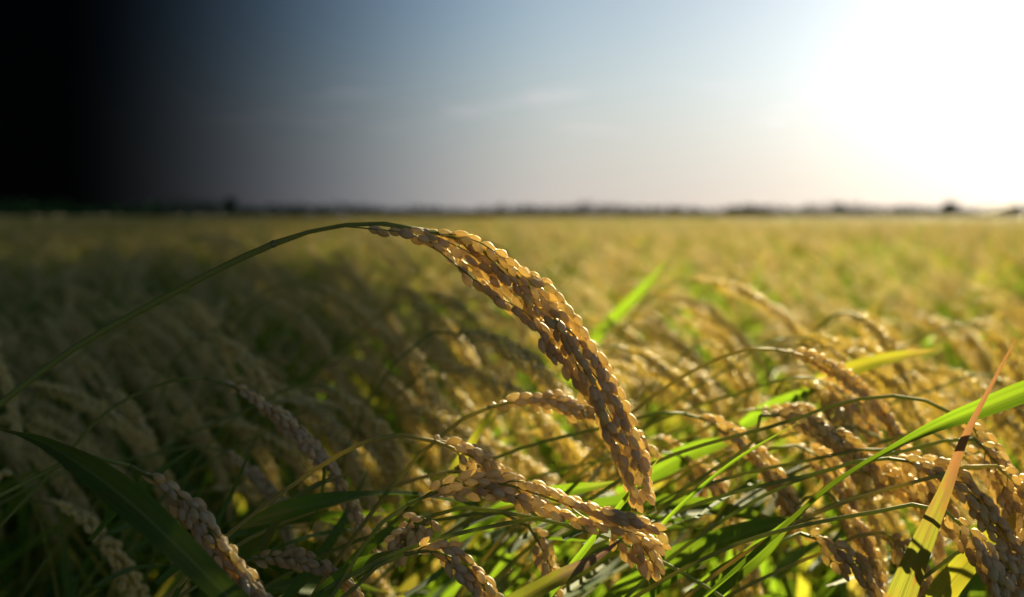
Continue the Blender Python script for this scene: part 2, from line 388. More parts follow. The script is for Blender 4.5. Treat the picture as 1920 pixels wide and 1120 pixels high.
# ------------------------------------------------------------------ stalks placed one by one
def depth_pts(pts, D):
    """pts: (px, py) or (px, py, depth)"""
    out = []
    n = len(pts)
    for i, p in enumerate(pts):
        d = p[2] if len(p) > 2 else (D if np.isscalar(D) else D[0]+(D[1]-D[0])*i/(n-1))
        out.append(P(p[0], p[1], d))
    return np.array(out)
def to_ground(p, nxt, g):
    """points from the soil up to p, going on backwards along the stem and bending down to its foot"""
    t = unit(p-nxt); t[2] = min(t[2], -.25); t = unit(t)
    a = p+t*.10; d = unit(t+np.array([0, 0, -.55])); b = a+d*.16; e = unit(d+np.array([0, 0, -.9]))
    k = b[2]/-e[2]
    return [b+e*k, b+e*k*.5, b, a]
def stalk(label, stem_px, pan_px, D, seed, detail='mid', nb=8, rmax=.007, group=None, stem_mat=None, stem_r=.0012, lean=.35, blen=(.3, .42),
          span=(0, .70), step=.0039, gsc=1.0, name='rice_stalk', node_at=None, roots=True):
    g = np.random.default_rng(seed)
    sp = depth_pts(stem_px, D if np.isscalar(D) else D[0]); pp = depth_pts(pan_px, D)
    base = to_ground(sp[0], sp[1], g) if roots else []
    full = np.array(list(base)+list(sp))
    root = link(name, None); root.location = full[0]; tag(root, label, 'rice stalk', group)
    o = full[0]
    stem_mat = stem_mat or M_STEM
    rach = np.vstack([sp[-2:], pp])
    whole = curve(np.vstack([full, pp]), 400)
    cut = int(np.argmin(np.linalg.norm(whole-pp[0], axis=1)))
    pc = curve(np.vstack([whole[cut:-1:6], whole[-1:]]), 60); c = curve(np.vstack([whole[:cut:6], whole[cut:cut+1]]), 70)
    ss = np.linspace(0, 1, len(c)); c = c+np.stack([0*ss, np.sin(ss*31)*.0006, np.sin(ss*23+1)*.0007*np.sin(ss*math.pi)], 1)
    b = MB(); tube(b, c-o, (np.linspace(stem_r*1.35, stem_r*.85, len(c)) if node_at is None else np.where(np.linalg.norm(c-RT*0, axis=1)*0+c[:, 0] < P(*node_at)[0], stem_r*1.42, stem_r*.9)), 8); st = link('stem', b.mesh('stem', stem_mat), root)
    if node_at is not None:
        q = P(*node_at); i = int(np.argmin(np.linalg.norm(c-q, axis=1))); i = min(max(i, 1), len(c)-2)
        d = unit(c[i+1]-c[i-1]); b = MB()
        tube(b, np.array([c[i]-o+d*s for s in (-.0014, -.0009, 0, .0009, .0014)]), np.array([.0015, .0019, .0021, .0018, .0012])*stem_r/.0012, 9)
        link('stem_joint', b.mesh('stem_joint', M_NODE), st)
    b = MB(); tube(b, pc-o, np.interp(np.linspace(0, 1, len(pc)), [0, .35, 1], [stem_r*.85, .0006, .00025]), 6); link('rachis', b.mesh('rachis', stem_mat), root)
    br, gr = panicle(pc, g, nb=nb, rmax=rmax, blen=blen, span=span, step=step, grain_scale=gsc)
    for cbr in br:
        b = MB(); tube(b, cbr-o, np.linspace(.00042, .00022, len(cbr)), 5); link('branch', b.mesh('branch', stem_mat), root)
    gr.sort(key=lambda q: (q[0][:3, 3]-CAM)@FW)
    mes = FINE_ME if detail == 'fine' else MID_ME
    geos = FINE if detail == 'fine' else MID
    if detail == 'low':
        b = MB(); grains_joined([(np.block([[m[:3, :3], (m[:3, 3]-o)[:, None]], [np.zeros((1, 3)), np.ones((1, 1))]]), k) for m, k in gr], LOW, b)
        link('grain_head', b.mesh('grain_head', M_GRAIN_FAR), root); return root
    for m, k in gr[:100]:
        m2 = m.copy(); m2[:3, 3] -= o; link('grain', mes[k % len(mes)], root, m2)
    if len(gr) > 100:
        b = MB(); grains_joined([(np.block([[m[:3, :3], (m[:3, 3]-o)[:, None]], [np.zeros((1, 3)), np.ones((1, 1))]]), k) for m, k in gr[100:]], geos, b)
        tag(link('grain', b.mesh('grain_rest', M_GRAIN), root), kind='stuff')
    return root

hero = stalk('large arching rice stalk in sharp focus above the field, heavy with pinkish tan grain',
      [(-40, 790, .74), (130, 660, .735), (330, 547, .73), (440, 490, .725), (545, 445, .72), (620, 426, .715), (690, 419, .71), (760, 423, .71)],
      [(795, 432, .71), (870, 452, .71), (940, 494, .708), (1000, 548, .708), (1055, 620, .707), (1100, 694, .706), (1140, 772, .705), (1175, 850, .704), (1194, 892, .703), (1203, 926, .703)],
      .71, 11, 'fine', nb=17, rmax=.0135, stem_r=.00118, lean=.5, blen=(.34, .48), span=(.0, .70), step=.0038, node_at=(545, 445, .72))
# two low strands of the hero reach back towards the stem joint: part of the same head
def extra_strand(root, px, D, seed, step=.005):
    g = np.random.default_rng(seed); c = curve(depth_pts(px, D), 24); o = np.array(root.location)
    b = MB(); tube(b, c-o, np.linspace(.00042, .00022, len(c)), 5); link('branch', b.mesh('branch', M_STEM), root)
    _, gr = panicle(c, g, nb=1, span=(0, 0), blen=(1, 1), rmax=.0004, step=step, gap=.18)
    return gr
gr = extra_strand(hero, [(640, 424), (700, 430), (760, 437), (815, 458), (850, 480)], .707, 5)
gr += extra_strand(hero, [(700, 421), (765, 430), (830, 450), (885, 478), (930, 515)], .709, 8, .0042)
gr += extra_strand(hero, [(770, 428), (830, 436), (890, 462), (945, 500)], .712, 9, .0044)
gr += extra_strand(hero, [(735, 426), (800, 448), (855, 480), (905, 520), (955, 562)], .713, 10, .0042)
gr += extra_strand(hero, [(812, 462), (865, 505), (925, 552), (990, 590), (1040, 655)], .705, 6)
b = MB(); o = np.array(hero.location)
grains_joined([(np.block([[m[:3, :3], (m[:3, 3]-o)[:, None]], [np.zeros((1, 3)), np.ones((1, 1))]]), k) for m, k in gr], FINE, b)
tag(link('grain', b.mesh('grain_strand', M_GRAIN), hero), kind='stuff')

FG = [
 ('dim rice stalk left of centre, its thin head curving down past a pale stem',
   [(120, 860), (190, 780), (270, 732), (340, 710)], [(380, 708), (470, 742), (545, 795), (605, 860), (650, 930), (685, 1000), (712, 1045)], (.90, .84), dict(nb=7, rmax=.0055)),
 ('dark shaded rice stalk hanging in the lower left corner beside the broad dark leaf',
   [(60, 900), (130, 862), (190, 858)], [(240, 872), (320, 920), (385, 985), (430, 1050), (480, 1110), (520, 1160)], (.66, .62), dict(nb=8, rmax=.0075)),
 ('small shaded rice stalk between the dim drooping head and the dark corner head',
   [(300, 850), (370, 835)], [(405, 842), (455, 870), (500, 915), (530, 975), (548, 1030)], (1.10, 1.06), dict(nb=6, rmax=.006)),
 ('rice stalk with long yellow green arching stem and short head left of centre',
   [(330, 1105), (420, 1010), (520, 930), (620, 862), (700, 822), (750, 814), (790, 820)], [(815, 828), (860, 845), (905, 868), (950, 905), (985, 945)], (.72, .76), dict(nb=6, rmax=.006, stem_mat='Y', stem_r=.0013)),
 ('rice stalk with straight pale stem, its head lying level behind the sharp panicle',
   [(585, 1120), (680, 985), (770, 870), (850, 800), (890, 772)], [(915, 765), (980, 752), (1050, 755), (1120, 775), (1185, 812), (1230, 850)], (.78, .84), dict(nb=8, rmax=.007, stem_mat='Y', stem_r=.0013)),
 ('heavy rice head lying almost flat across the lower centre, below the sharp panicle',
   [(640, 1090), (690, 1010), (725, 972)], [(760, 948), (850, 915), (940, 908), (1030, 935), (1120, 965), (1200, 985), (1245, 1005)], (.70, .68), dict(nb=10, rmax=.0085)),
 ('short rice head hanging straight down under the flat heavy head',
   [(930, 960), (965, 965)], [(990, 985), (1012, 1020), (1030, 1060), (1045, 1100)], (.80, .79), dict(nb=5, rmax=.006)),
 ('rice head bending down to the bottom edge left of the brown tipped leaf',
   [(690, 1080), (720, 1052)], [(755, 1040), (820, 1035), (870, 1062), (905, 1098), (945, 1150)], (.70, .68), dict(nb=7, rmax=.007)),
 ('shaded rice head lying low at the bottom, right of the broad dark leaf',
   [(400, 1080), (430, 1060)], [(460, 1052), (540, 1045), (610, 1062), (670, 1100)], (.76, .72), dict(nb=6, rmax=.006)),
 ('sunlit rice stalk whose stem arches highest right of the sharp panicle',
   [(1100, 860), (1190, 770), (1290, 700), (1380, 660), (1425, 653)], [(1455, 656), (1530, 676), (1600, 718), (1655, 772), (1695, 832), (1715, 880)], (.90, .96), dict(nb=9, rmax=.0085, stem_mat='Y')),
 ('sunlit rice head drooping between the highest right arch and the flat centre head',
   [(1190, 1000), (1300, 905), (1400, 840), (1440, 800)], [(1425, 780), (1490, 782), (1560, 810), (1620, 856), (1660, 910)], (.84, .86), dict(nb=8, rmax=.007)),
 ('sunlit rice head falling steeply just right of the tip of the sharp panicle',
   [(1180, 790), (1240, 772)], [(1280, 775), (1350, 800), (1420, 850), (1470, 910), (1500, 960)], (.90, .88), dict(nb=8, rmax=.0085)),
 ('rice stalk with thin pale arched stem and head dropping out at the right edge',
   [(1480, 790), (1590, 752), (1690, 743), (1750, 756)], [(1785, 775), (1840, 815), (1885, 870), (1920, 930), (1945, 990)], (.82, .80), dict(nb=7, rmax=.0065)),
 ('thick golden rice head behind the orange tipped leaf at lower right',
   [(1560, 880), (1620, 862)], [(1665, 860), (1750, 878), (1820, 925), (1875, 990), (1920, 1050)], (.78, .74), dict(nb=9, rmax=.0085)),
 ('golden rice head hanging down to the lower right corner',
   [(1700, 950), (1740, 945)], [(1775, 960), (1825, 1010), (1862, 1070), (1890, 1140)], (.70, .68), dict(nb=7, rmax=.0075)),
 ('shaded golden rice head hanging below the long diagonal leaf at lower right',
   [(1510, 935), (1530, 915)], [(1555, 925), (1600, 980), (1632, 1045), (1655, 1120)], (.88, .86), dict(nb=7, rmax=.0075)),
 ('small golden rice head with sagging tip just right of the sharp panicle tip',
   [(1210, 850), (1240, 845)], [(1268, 852), (1315, 880), (1350, 918), (1372, 955)], (1.0, .98), dict(nb=6, rmax=.006)),
 ('golden rice head bending low along the bottom edge left of the orange tipped leaf',
   [(1440, 1030), (1470, 1010)], [(1500, 1000), (1560, 1025), (1615, 1070), (1660, 1130)], (.80, .77), dict(nb=7, rmax=.007)),
 ('sunlit rice head crossing behind the diagonal leaf near the right edge',
   [(1700, 815), (1740, 800)], [(1780, 830), (1840, 870), (1900, 905), (1960, 960)], (.92, .90), dict(nb=8, rmax=.008)),
 ('golden rice head dropping steeply in the right corner behind the diagonal leaf',
   [(1790, 880), (1820, 870)], [(1850, 880), (1885, 930), (1910, 1000), (1925, 1070)], (.86, .84), dict(nb=7, rmax=.008)),
 ('rice head bent low between the two green diagonal leaves at lower right',
   [(1590, 800), (1640, 815)], [(1680, 850), (1720, 905), (1745, 970), (1760, 1040)], (1.0, .98), dict(nb=7, rmax=.008)),
]
for i, (lab, sp, pp, D, kw) in enumerate(FG):
    if kw.get('stem_mat') == 'Y': kw['stem_mat'] = M_STEMY
    kw['nb'] += 2; kw['rmax'] *= .92
    stalk(lab, sp, pp, D, 50+i, 'mid', **kw)
MORE = [
 ('thick golden rice head hanging between the diagonal leaf and the orange tipped leaf', [(1580, 850), (1625, 838)], [(1660, 842), (1715, 870), (1765, 925), (1800, 1000)], (.84, .82)),
 ('golden rice head lying along the underside of the long diagonal leaf', [(1500, 960), (1560, 900)], [(1600, 885), (1670, 895), (1730, 930), (1785, 990)], (.86, .84)),
 ('golden rice head dropping past the right side of the orange tipped leaf', [(1760, 830), (1800, 818)], [(1830, 825), (1870, 870), (1895, 940), (1905, 1010)], (.80, .79)),
 ('golden rice head at the right edge under the green diagonal leaf end', [(1800, 880), (1835, 868)], [(1865, 872), (1905, 905), (1935, 960), (1950, 1030)], (.76, .75)),
 ('golden rice head in the bottom right, bent steeply beside the yellow leaf', [(1790, 1040), (1815, 1020)], [(1840, 1018), (1875, 1050), (1900, 1100), (1915, 1160)], (.74, .73)),
 ('golden rice head sagging below the steep head right of the sharp panicle', [(1330, 860), (1365, 842)], [(1395, 845), (1445, 880), (1480, 935), (1498, 1000)], (.94, .93)),
 ('sunlit rice head nodding just left of the diagonal leaf middle', [(1430, 850), (1465, 832)], [(1495, 836), (1545, 865), (1585, 915), (1605, 975)], (.92, .91)),
 ('sunlit rice head above the steep heads, right of the sharp panicle', [(1330, 800), (1380, 772)], [(1415, 768), (1480, 775), (1535, 800), (1580, 845), (1605, 890)], (.98, .97)),
 ('sunlit rice head under the highest right arch, close behind it', [(1440, 720), (1480, 705)], [(1520, 708), (1585, 745), (1630, 800), (1660, 860)], (1.04, 1.03)),
 ('soft golden rice head left of the small sagging head near the sharp tip', [(1180, 840), (1205, 822)], [(1230, 820), (1275, 842), (1310, 885), (1325, 930)], (1.06, 1.05)),
 ('shaded rice head tucked under the flat heavy head, pointing left and down', [(860, 950), (835, 955)], [(808, 968), (770, 1000), (745, 1040)], (.74, .73)),
 ('rice head crossing just above the flat heavy head', [(760, 905), (800, 890)], [(840, 885), (905, 890), (965, 910), (1020, 945)], (.80, .79)),
 ('rice head hanging behind the right end of the flat heavy head', [(1080, 960), (1110, 958)], [(1140, 966), (1180, 995), (1208, 1030), (1228, 1062)], (.70, .70)),
 ('golden rice head low in the bottom right between two green leaves', [(1600, 1010), (1630, 995)], [(1660, 1000), (1700, 1035), (1725, 1085), (1738, 1150)], (.80, .79)),
]
for i, (lab, sp, pp, D) in enumerate(MORE):
    stalk(lab, sp, pp, D, 140+i, 'mid', nb=11, rmax=.009, stem_mat=M_STEMY if i % 2 else None)
BGS = [  # softer heads a little farther back
 ([(430, 600), (500, 545)], [(555, 530), (640, 565), (720, 630), (790, 710), (835, 800)], 1.60),
 ([(520, 640), (580, 580)], [(630, 560), (700, 600), (750, 670), (790, 740), (815, 800)], 1.72),
 ([(660, 640), (720, 585)], [(765, 570), (820, 600), (875, 660), (920, 740)], 1.55),
 ([(480, 760), (550, 725)], [(600, 722), (670, 765), (725, 825), (765, 910)], 1.15),
 ([(520, 800), (580, 765)], [(620, 762), (670, 805), (710, 850), (750, 930)], 1.20),
 ([(250, 600), (300, 565)], [(340, 560), (385, 600), (415, 650), (435, 700)], 1.62),
 ([(1050, 700), (1110, 655)], [(1150, 648), (1210, 675), (1265, 710), (1320, 760)], 1.25),
 ([(1380, 680), (1430, 645)], [(1470, 636), (1560, 640), (1640, 690), (1700, 750), (1735, 810)], 1.20),
 ([(1260, 690), (1300, 650)], [(1330, 640), (1370, 680), (1400, 730), (1430, 790)], 1.35),
 ([(1520, 630), (1560, 590)], [(1590, 585), (1640, 620), (1680, 670), (1710, 730)], 1.30),
 ([(1720, 640), (1780, 612)], [(1820, 610), (1870, 640), (1905, 690), (1930, 740)], 1.45),
 ([(1780, 720), (1830, 700)], [(1860, 705), (1900, 740), (1930, 790), (1950, 840)], 1.15),
]
BG_GROUP = 'soft rice stalks behind the sharp panicle'
for i, (sp, pp, D) in enumerate(BGS):
    stalk('out of focus rice stalk arching over in the field behind the sharp heads', sp, pp, D, 90+i, 'low', nb=11, rmax=.0095, group=BG_GROUP)

# ------------------------------------------------------------------ leaves placed one by one
def leaf(label, px, D, widths, mat, nrm=(-.2, -.6, .75), fold=.3, twist=0.0, wave=.03, seed=0, n=44, group=None):
    """px from the foot of the blade to its tip; widths in px along it"""
    pts = depth_pts(px, D); c = curve(pts, n); o = c[0]
    dd = (c-CAM)@FW
    w = np.interp(np.linspace(0, 1, n), np.linspace(0, 1, len(widths)), widths)/F_*dd
    b = MB(); blade(b, c-o, w, nrm, fold, twist, 6, wave, seed)
    ob = link('rice_leaf', b.mesh('rice_leaf', mat)); ob.location = o
    return tag(ob, label, 'leaf', group)
leaf('broad shaded green leaf sloping down through the lower left corner',
     [(560, 1230, .60), (430, 1120, .60), (330, 1022, .60), (250, 948, .61), (170, 885, .63), (80, 830, .66), (-20, 800, .70)], .6, [46, 52, 60, 70, 56, 32, 10, 2], M_LEAF_SHADE, (.25, -.75, .5), .22)
leaf('yellow green leaf with dry brown tip rising from the bottom edge at centre',
     [(840, 1215, .62), (960, 1135, .64), (1060, 1078, .66), (1120, 1045, .67), (1170, 1008, .68)], .65, [44, 42, 38, 34, 18, 1], M_LEAFB, (-.1, -.75, .6), .25)
leaf('long green leaf running diagonally from the right edge to the bottom',
     [(1290, 1150, .72), (1380, 1075, .72), (1470, 995, .72), (1560, 915, .72), (1640, 862, .72), (1750, 805, .72), (1860, 762, .72), (1990, 715, .73), (2150, 690, .76)], .72,
     [34, 36, 38, 32, 20, 34, 44, 44, 30, 4], M_LEAF, (-.3, -.55, .75), .35, twist=np.concatenate([np.linspace(.9, .6, 16), np.linspace(.6, -.25, 10), np.linspace(-.25, -.3, 18)]))
leaf('upright leaf with dry orange upper half and yellow green foot near the right edge',
     [(1660, 1210, .69), (1695, 1110, .69), (1735, 1010, .69), (1775, 915, .69), (1810, 820, .69), (1850, 740, .69), (1905, 635, .69)], .69, [58, 56, 48, 34, 21, 12, 7, 2], M_LEAFO, (-.55, -.75, .25), .2)
leaf('dark green leaf with folded glowing tip lying level left of centre',
     [(900, 950, .80), (780, 930, .78), (690, 930, .76), (600, 945, .74), (520, 965, .73), (448, 990, .72)], .74, [26, 26, 30, 36, 52, 46, 6], M_LEAF, (.1, -.5, .8), .3, twist=np.concatenate([np.full(22, -.5), np.linspace(-.5, .5, 22)]))
leaf('bright green pointed leaf glowing left of the sharp panicle tip',
     [(860, 1010, .90), (950, 955, .88), (1050, 925, .86), (1120, 912, .85), (1162, 902, .85)], .86, [22, 34, 40, 34, 24, 2], M_LEAF, (-.2, -.7, .6), .3)
leaf('soft bright leaf just right of the sharp panicle tip',
     [(1160, 930, 1.0), (1240, 880, 1.0), (1310, 845, 1.0), (1400, 820, 1.0)], 1.0, [30, 44, 46, 30, 3], M_LEAF, (-.2, -.7, .6), .25)
leaf('yellow glowing leaf tip pointing right above the high sunlit arch',
     [(1500, 740, 1.1), (1580, 700, 1.1), (1660, 675, 1.1), (1760, 655, 1.1)], 1.1, [26, 34, 32, 22, 2], M_LEAFY, (-.2, -.7, .6), .25)
leaf('small soft green leaf under the high sunlit arch',
     [(1390, 800, 1.05), (1450, 765, 1.05), (1500, 742, 1.05), (1545, 728, 1.05)], 1.05, [20, 34, 32, 20, 2], M_LEAF, (-.2, -.7, .6), .25)
leaf('tall blurred bright leaf rising behind the sharp panicle',
     [(1060, 720, 2.2), (1120, 632, 2.2), (1190, 560, 2.2), (1260, 478, 2.22)], 2.2, [24, 30, 28, 18, 2], M_LEAF, (-.3, -.7, .5), .25)
leaf('narrow yellow green leaf standing left of the level head',
     [(840, 900, .95), (880, 840, .94), (910, 790, .93), (945, 735, .92)], .94, [18, 22, 18, 10, 1], M_LEAFY, (-.4, -.75, .3), .25)
leaf('wide level green leaf behind the low centre head',
     [(1000, 1000, .92), (1120, 955, .92), (1250, 945, .92), (1370, 960, .92), (1500, 990, .94)], .92, [30, 44, 46, 40, 26, 4], M_LEAF, (-.1, -.6, .8), .25)
leaf('thin green leaf slanting up between the low head and the sharp panicle tip',
     [(1020, 1130, .68), (1090, 1040, .69), (1170, 940, .70), (1240, 855, .71)], .7, [14, 15, 13, 9, 1], M_LEAF, (-.5, -.8, .2), .3)
leaf('thin green leaf slanting up from the bottom right of centre',
     [(1180, 1060, .74), (1260, 965, .74), (1370, 870, .75), (1500, 790, .76)], .75, [7, 9, 8, 6, 1], M_LEAF, (-.5, -.7, .4), .3)
leaf('broad shaded green leaf crossing the bottom edge right of centre',
     [(1120, 1170, .82), (1220, 1090, .82), (1320, 1030, .83), (1430, 990, .84), (1540, 970, .86)], .84, [60, 76, 70, 50, 30, 3], M_LEAF, (-.2, -.6, .7), .2)
leaf('broad green leaf lying under the diagonal leaf at lower right',
     [(1250, 1200, .78), (1330, 1110, .78), (1420, 1040, .79), (1500, 960, .80)], .79, [50, 60, 54, 36, 4], M_LEAF, (-.3, -.6, .6), .2)
leaf('yellow leaf glowing in the lower right corner',
     [(1720, 1180, .76), (1790, 1085, .76), (1860, 1010, .77), (1940, 950, .78)], .77, [50, 54, 46, 30, 6], M_LEAFY, (-.3, -.7, .5), .2)
leaf('curled green leaf at the bottom left of the brown tipped leaf',
     [(600, 1180, .74), (640, 1090, .74), (700, 1020, .74), (760, 985, .75), (830, 965, .76)], .75, [22, 26, 28, 24, 14, 2], M_LEAF, (-.2, -.7, .6), .3)
leaf('short green leaf tip left of the heads along the bottom edge',
     [(540, 1200, .70), (600, 1120, .70), (660, 1065, .71), (745, 1030, .72)], .71, [26, 30, 28, 20, 2], M_LEAF, (-.2, -.7, .6), .3)

gl = np.random.default_rng(2024)
for i in range(84):
    D = gl.uniform(.70, 1.15); x0 = gl.uniform(480, 1880) if i % 4 else gl.uniform(60, 500); y0 = gl.uniform(960, 1190)
    ln = gl.uniform(130, 330)/D*.8; ang = R(gl.normal(38, 17)); bend = gl.uniform(-.28, .25)
    pts = [(x0+ln*s*math.cos(ang+bend*s*2), y0-ln*s*math.sin(ang+bend*s*2)) for s in (0, .33, .66, 1)]
    if pts[-1][1] < 780: continue
    pts = [(a, b, D+.05*k) for k, (a, b) in enumerate(pts)]
    wd = gl.uniform(9, 26)
    leaf('thin green leaf slanting up to the right among the low heads', pts, D, [wd*.8, wd, wd*.9, wd*.6, 1], (M_LEAF, M_LEAF, M_LEAF, M_LEAFY)[i % 4], (gl.normal(-.3, .3), -.7, gl.uniform(.2, .7)), .3, gl.normal(0, .4), .03, i, 22, 'thin leaves among the low heads')

# ------------------------------------------------------------------ stalks of the field: a few kinds, copied
def wild_curve(g, h, reach, droop, az=0.0):
    """stem up from the soil that arches over towards +X and hangs; returns stem, panicle axis"""
    top = np.array([reach*.62, 0, h])
    stem = np.array([[0, 0, 0], [.02, 0, h*.35], [reach*.16, 0, h*.72], [reach*.38, 0, h*.93], [reach*.55, 0, h*.99]])
    d = droop
    pan = np.array([top, top+[.05, 0, -.004], top+[.098, 0, -.030*d-.006], top+[.137, 0, -.075*d-.01], top+[.163, 0, -.125*d-.01], top+[.178, 0, -.168*d-.01]])
    y = g.normal(0, .012, 1)
    stem[:, 1] += np.linspace(0, 1, len(stem))**2*y; pan[:, 1] += y+np.linspace(0, 1, len(pan))*g.normal(0, .03)
    return stem, pan
def wild_leaf(g, h, up, spread_, bend):
    a = g.uniform(0, 6.28) if g.uniform() < .45 else g.normal(0.1, .7)
    d = np.array([math.cos(a), math.sin(a), 0]); n = 14
    s = np.linspace(0, 1, n)[:, None]; ln = g.uniform(.26, .42)
    base = np.array([.03, 0, h*.62])
    c = base+d*(spread_*ln*s**1.3)+np.array([0, 0, 1])*(up*ln*(s-bend*s**2.4))
    c[:, 0] += .05*s[:, 0]**2
    return c, -d*.7+np.array([0, 0, .7])
def wild_parts(seed, detail_geos, leaves=3, nb=10, step=.005):
    g = np.random.default_rng(seed)
    h = g.uniform(.90, .985); stem, pan = wild_curve(g, h, g.uniform(.20, .34), g.uniform(.65, 1.15))
    pc = curve(pan, 40); sc = curve(np.vstack([stem, pan[:1]]), 26)
    bs = MB(); tube(bs, sc, np.linspace(.0018, .0010, len(sc)), 5); tube(bs, pc, np.linspace(.0009, .0003, len(pc)), 4)
    br, gr = panicle(pc, g, nb=nb, rmax=.0095, step=step, grain_scale=1.08)
    bg_ = MB(); grains_joined(gr, detail_geos, bg_)
    lv = []
    for k in range(leaves):
        b = MB(); c, nn = wild_leaf(g, h, g.uniform(.75, 1.05), g.uniform(.3, .75), g.uniform(.1, .5))
        blade(b, c, wprof(len(c), g.uniform(.009, .014)), nn, .3, g.normal(0, .5), 2, .03, seed+k); lv.append(b)
    return bs, bg_, lv
KINDS = []
for k in range(9):
    bs, bgm, lv = wild_parts(400+k, LOW)
    KINDS.append((bs.mesh('stem', M_STEM if k % 3 else M_STEMY), bgm.mesh('grain_head', M_GRAIN_FAR), [b.mesh('leaf', M_LEAFY if (k+j) % 3 == 0 else M_LEAF) for j, b in enumerate(lv)]))
protos = []
for k, (ms, mg, ml) in enumerate(KINDS):
    r = bpy.data.objects.new('rice_stalk', None)
    kids = [bpy.data.objects.new('stem', ms), bpy.data.objects.new('grain_head', mg)]+[bpy.data.objects.new('leaf', m) for m in ml]
    protos.append((r, kids))
count = 0; wl = []
while count < 185:
    D = math.sqrt(rng.uniform(1.12**2, 2.6**2)); x = rng.uniform(-.44, .40)*D-.22
    wl.append((x, D)); count += 1
for i, (x, y) in enumerate(wl):
    r, kids = protos[i % len(protos)]
    c = r.copy(); S.collection.objects.link(c)
    c.location = (x, y, 0); c.rotation_euler = (rng.normal(0, .04), rng.normal(0, .05), rng.normal(-.15, .55))
    s = rng.normal(1.0, .03); 
    c.scale = (s, s, s*rng.normal(.985, .025))
    tag(c, 'out of focus rice stalk arching over in the field behind the sharp heads', 'rice stalk', BG_GROUP)
    for kd in kids:
        q = kd.copy(); S.collection.objects.link(q); q.parent = c

# ------------------------------------------------------------------ the uncountable rest: leaf mass near by, crop to the horizon
stash = bpy.data.collections.new('clump_sources')       # sources for the instancer, not part of the scene
def clump_leaf(seed, nl, mats):
    out = []
    for mi, m in enumerate(mats):
        g = np.random.default_rng(seed*10+mi); b = MB()
        for k in range(nl):
            h = g.uniform(.7, 1.02); c, nn = wild_leaf(g, h, g.uniform(.6, 1.0), g.uniform(.25, .8), g.uniform(.1, .55))
            c = c+np.array([g.normal(0, .03), g.normal(0, .03), 0])
            blade(b, c, wprof(len(c), g.uniform(.008, .014)), nn, .3, g.normal(0, .5), 2, .03, seed+k)
            t2 = np.array([[0, 0, 0], [.01, 0, h*.3], c[0]]); tube(b, curve(t2, 6), .0022, 4)
        out.append(b)
    return out
def join_parts(name, parts, coll):
    """one mesh with several materials from (MB, material) pairs"""
    me = bpy.data.meshes.new(name); V = []; Fc = []; U = []; mi = []; n = 0; mats = []
    for b, m in parts:
        if m not in mats: mats.append(m)
        V.append(np.concatenate(b.v)); U.append(np.concatenate(b.uv))
        Fc += [tuple(i+n for i in f) for f in b.f]; mi += [mats.index(m)]*len(b.f); n += b.n
    V = np.concatenate(V); U = np.concatenate(U)
    me.from_pydata(V.tolist(), [], Fc)
    li = np.zeros(len(me.loops), dtype=np.int32); me.loops.foreach_get('vertex_index', li)
    me.uv_layers.new(name='UVMap').data.foreach_set('uv', U[li].astype(np.float32).ravel())
    for m in mats: me.materials.append(m)
    me.polygons.foreach_set('material_index', np.array(mi, dtype=np.int32)); me.polygons.foreach_set('use_smooth', np.ones(len(mi), dtype=bool))
    me.update(); o = bpy.data.objects.new(name, me); coll.objects.link(o); return o
leaf_coll = bpy.data.collections.new('leaf_clumps'); crop_coll = bpy.data.collections.new('crop_clumps')
for k in range(5):
    a, b = clump_leaf(700+k, 7, (M_LEAF, M_LEAFY))
    join_parts('leaf_clump', [(a, M_LEAF), (b, M_LEAFY if k % 2 else M_LEAF)], leaf_coll)
for k in range(6):
    parts = []
    g = np.random.default_rng(900+k)
    for j in range(4):
        bs, bgm, lv = wild_parts(950+k*10+j, LOW, leaves=8, nb=7, step=.007)
        ang = g.normal(-.1, .7); Rm = np.array([[math.cos(ang), -math.sin(ang), 0], [math.sin(ang), math.cos(ang), 0], [0, 0, 1]])
        off = np.array([g.normal(0, .04), g.normal(0, .04), 0])
        for bb, m in [(bs, M_STEM), (bgm, M_GRAIN_FAR)]+[(l, M_LEAF if g.uniform() < .9 else M_LEAFY) for l in lv]:
            bb.v = [v@Rm.T+off for v in bb.v]; parts.append((bb, m))
    join_parts('crop_clump', parts, crop_coll)
for k in range(2):
    a, b = clump_leaf(760+k, 10, (M_LEAF, M_LEAFY))
    join_parts('crop_clump', [(a, M_LEAF), (b, M_LEAF if k else M_LEAFY)], crop_coll)
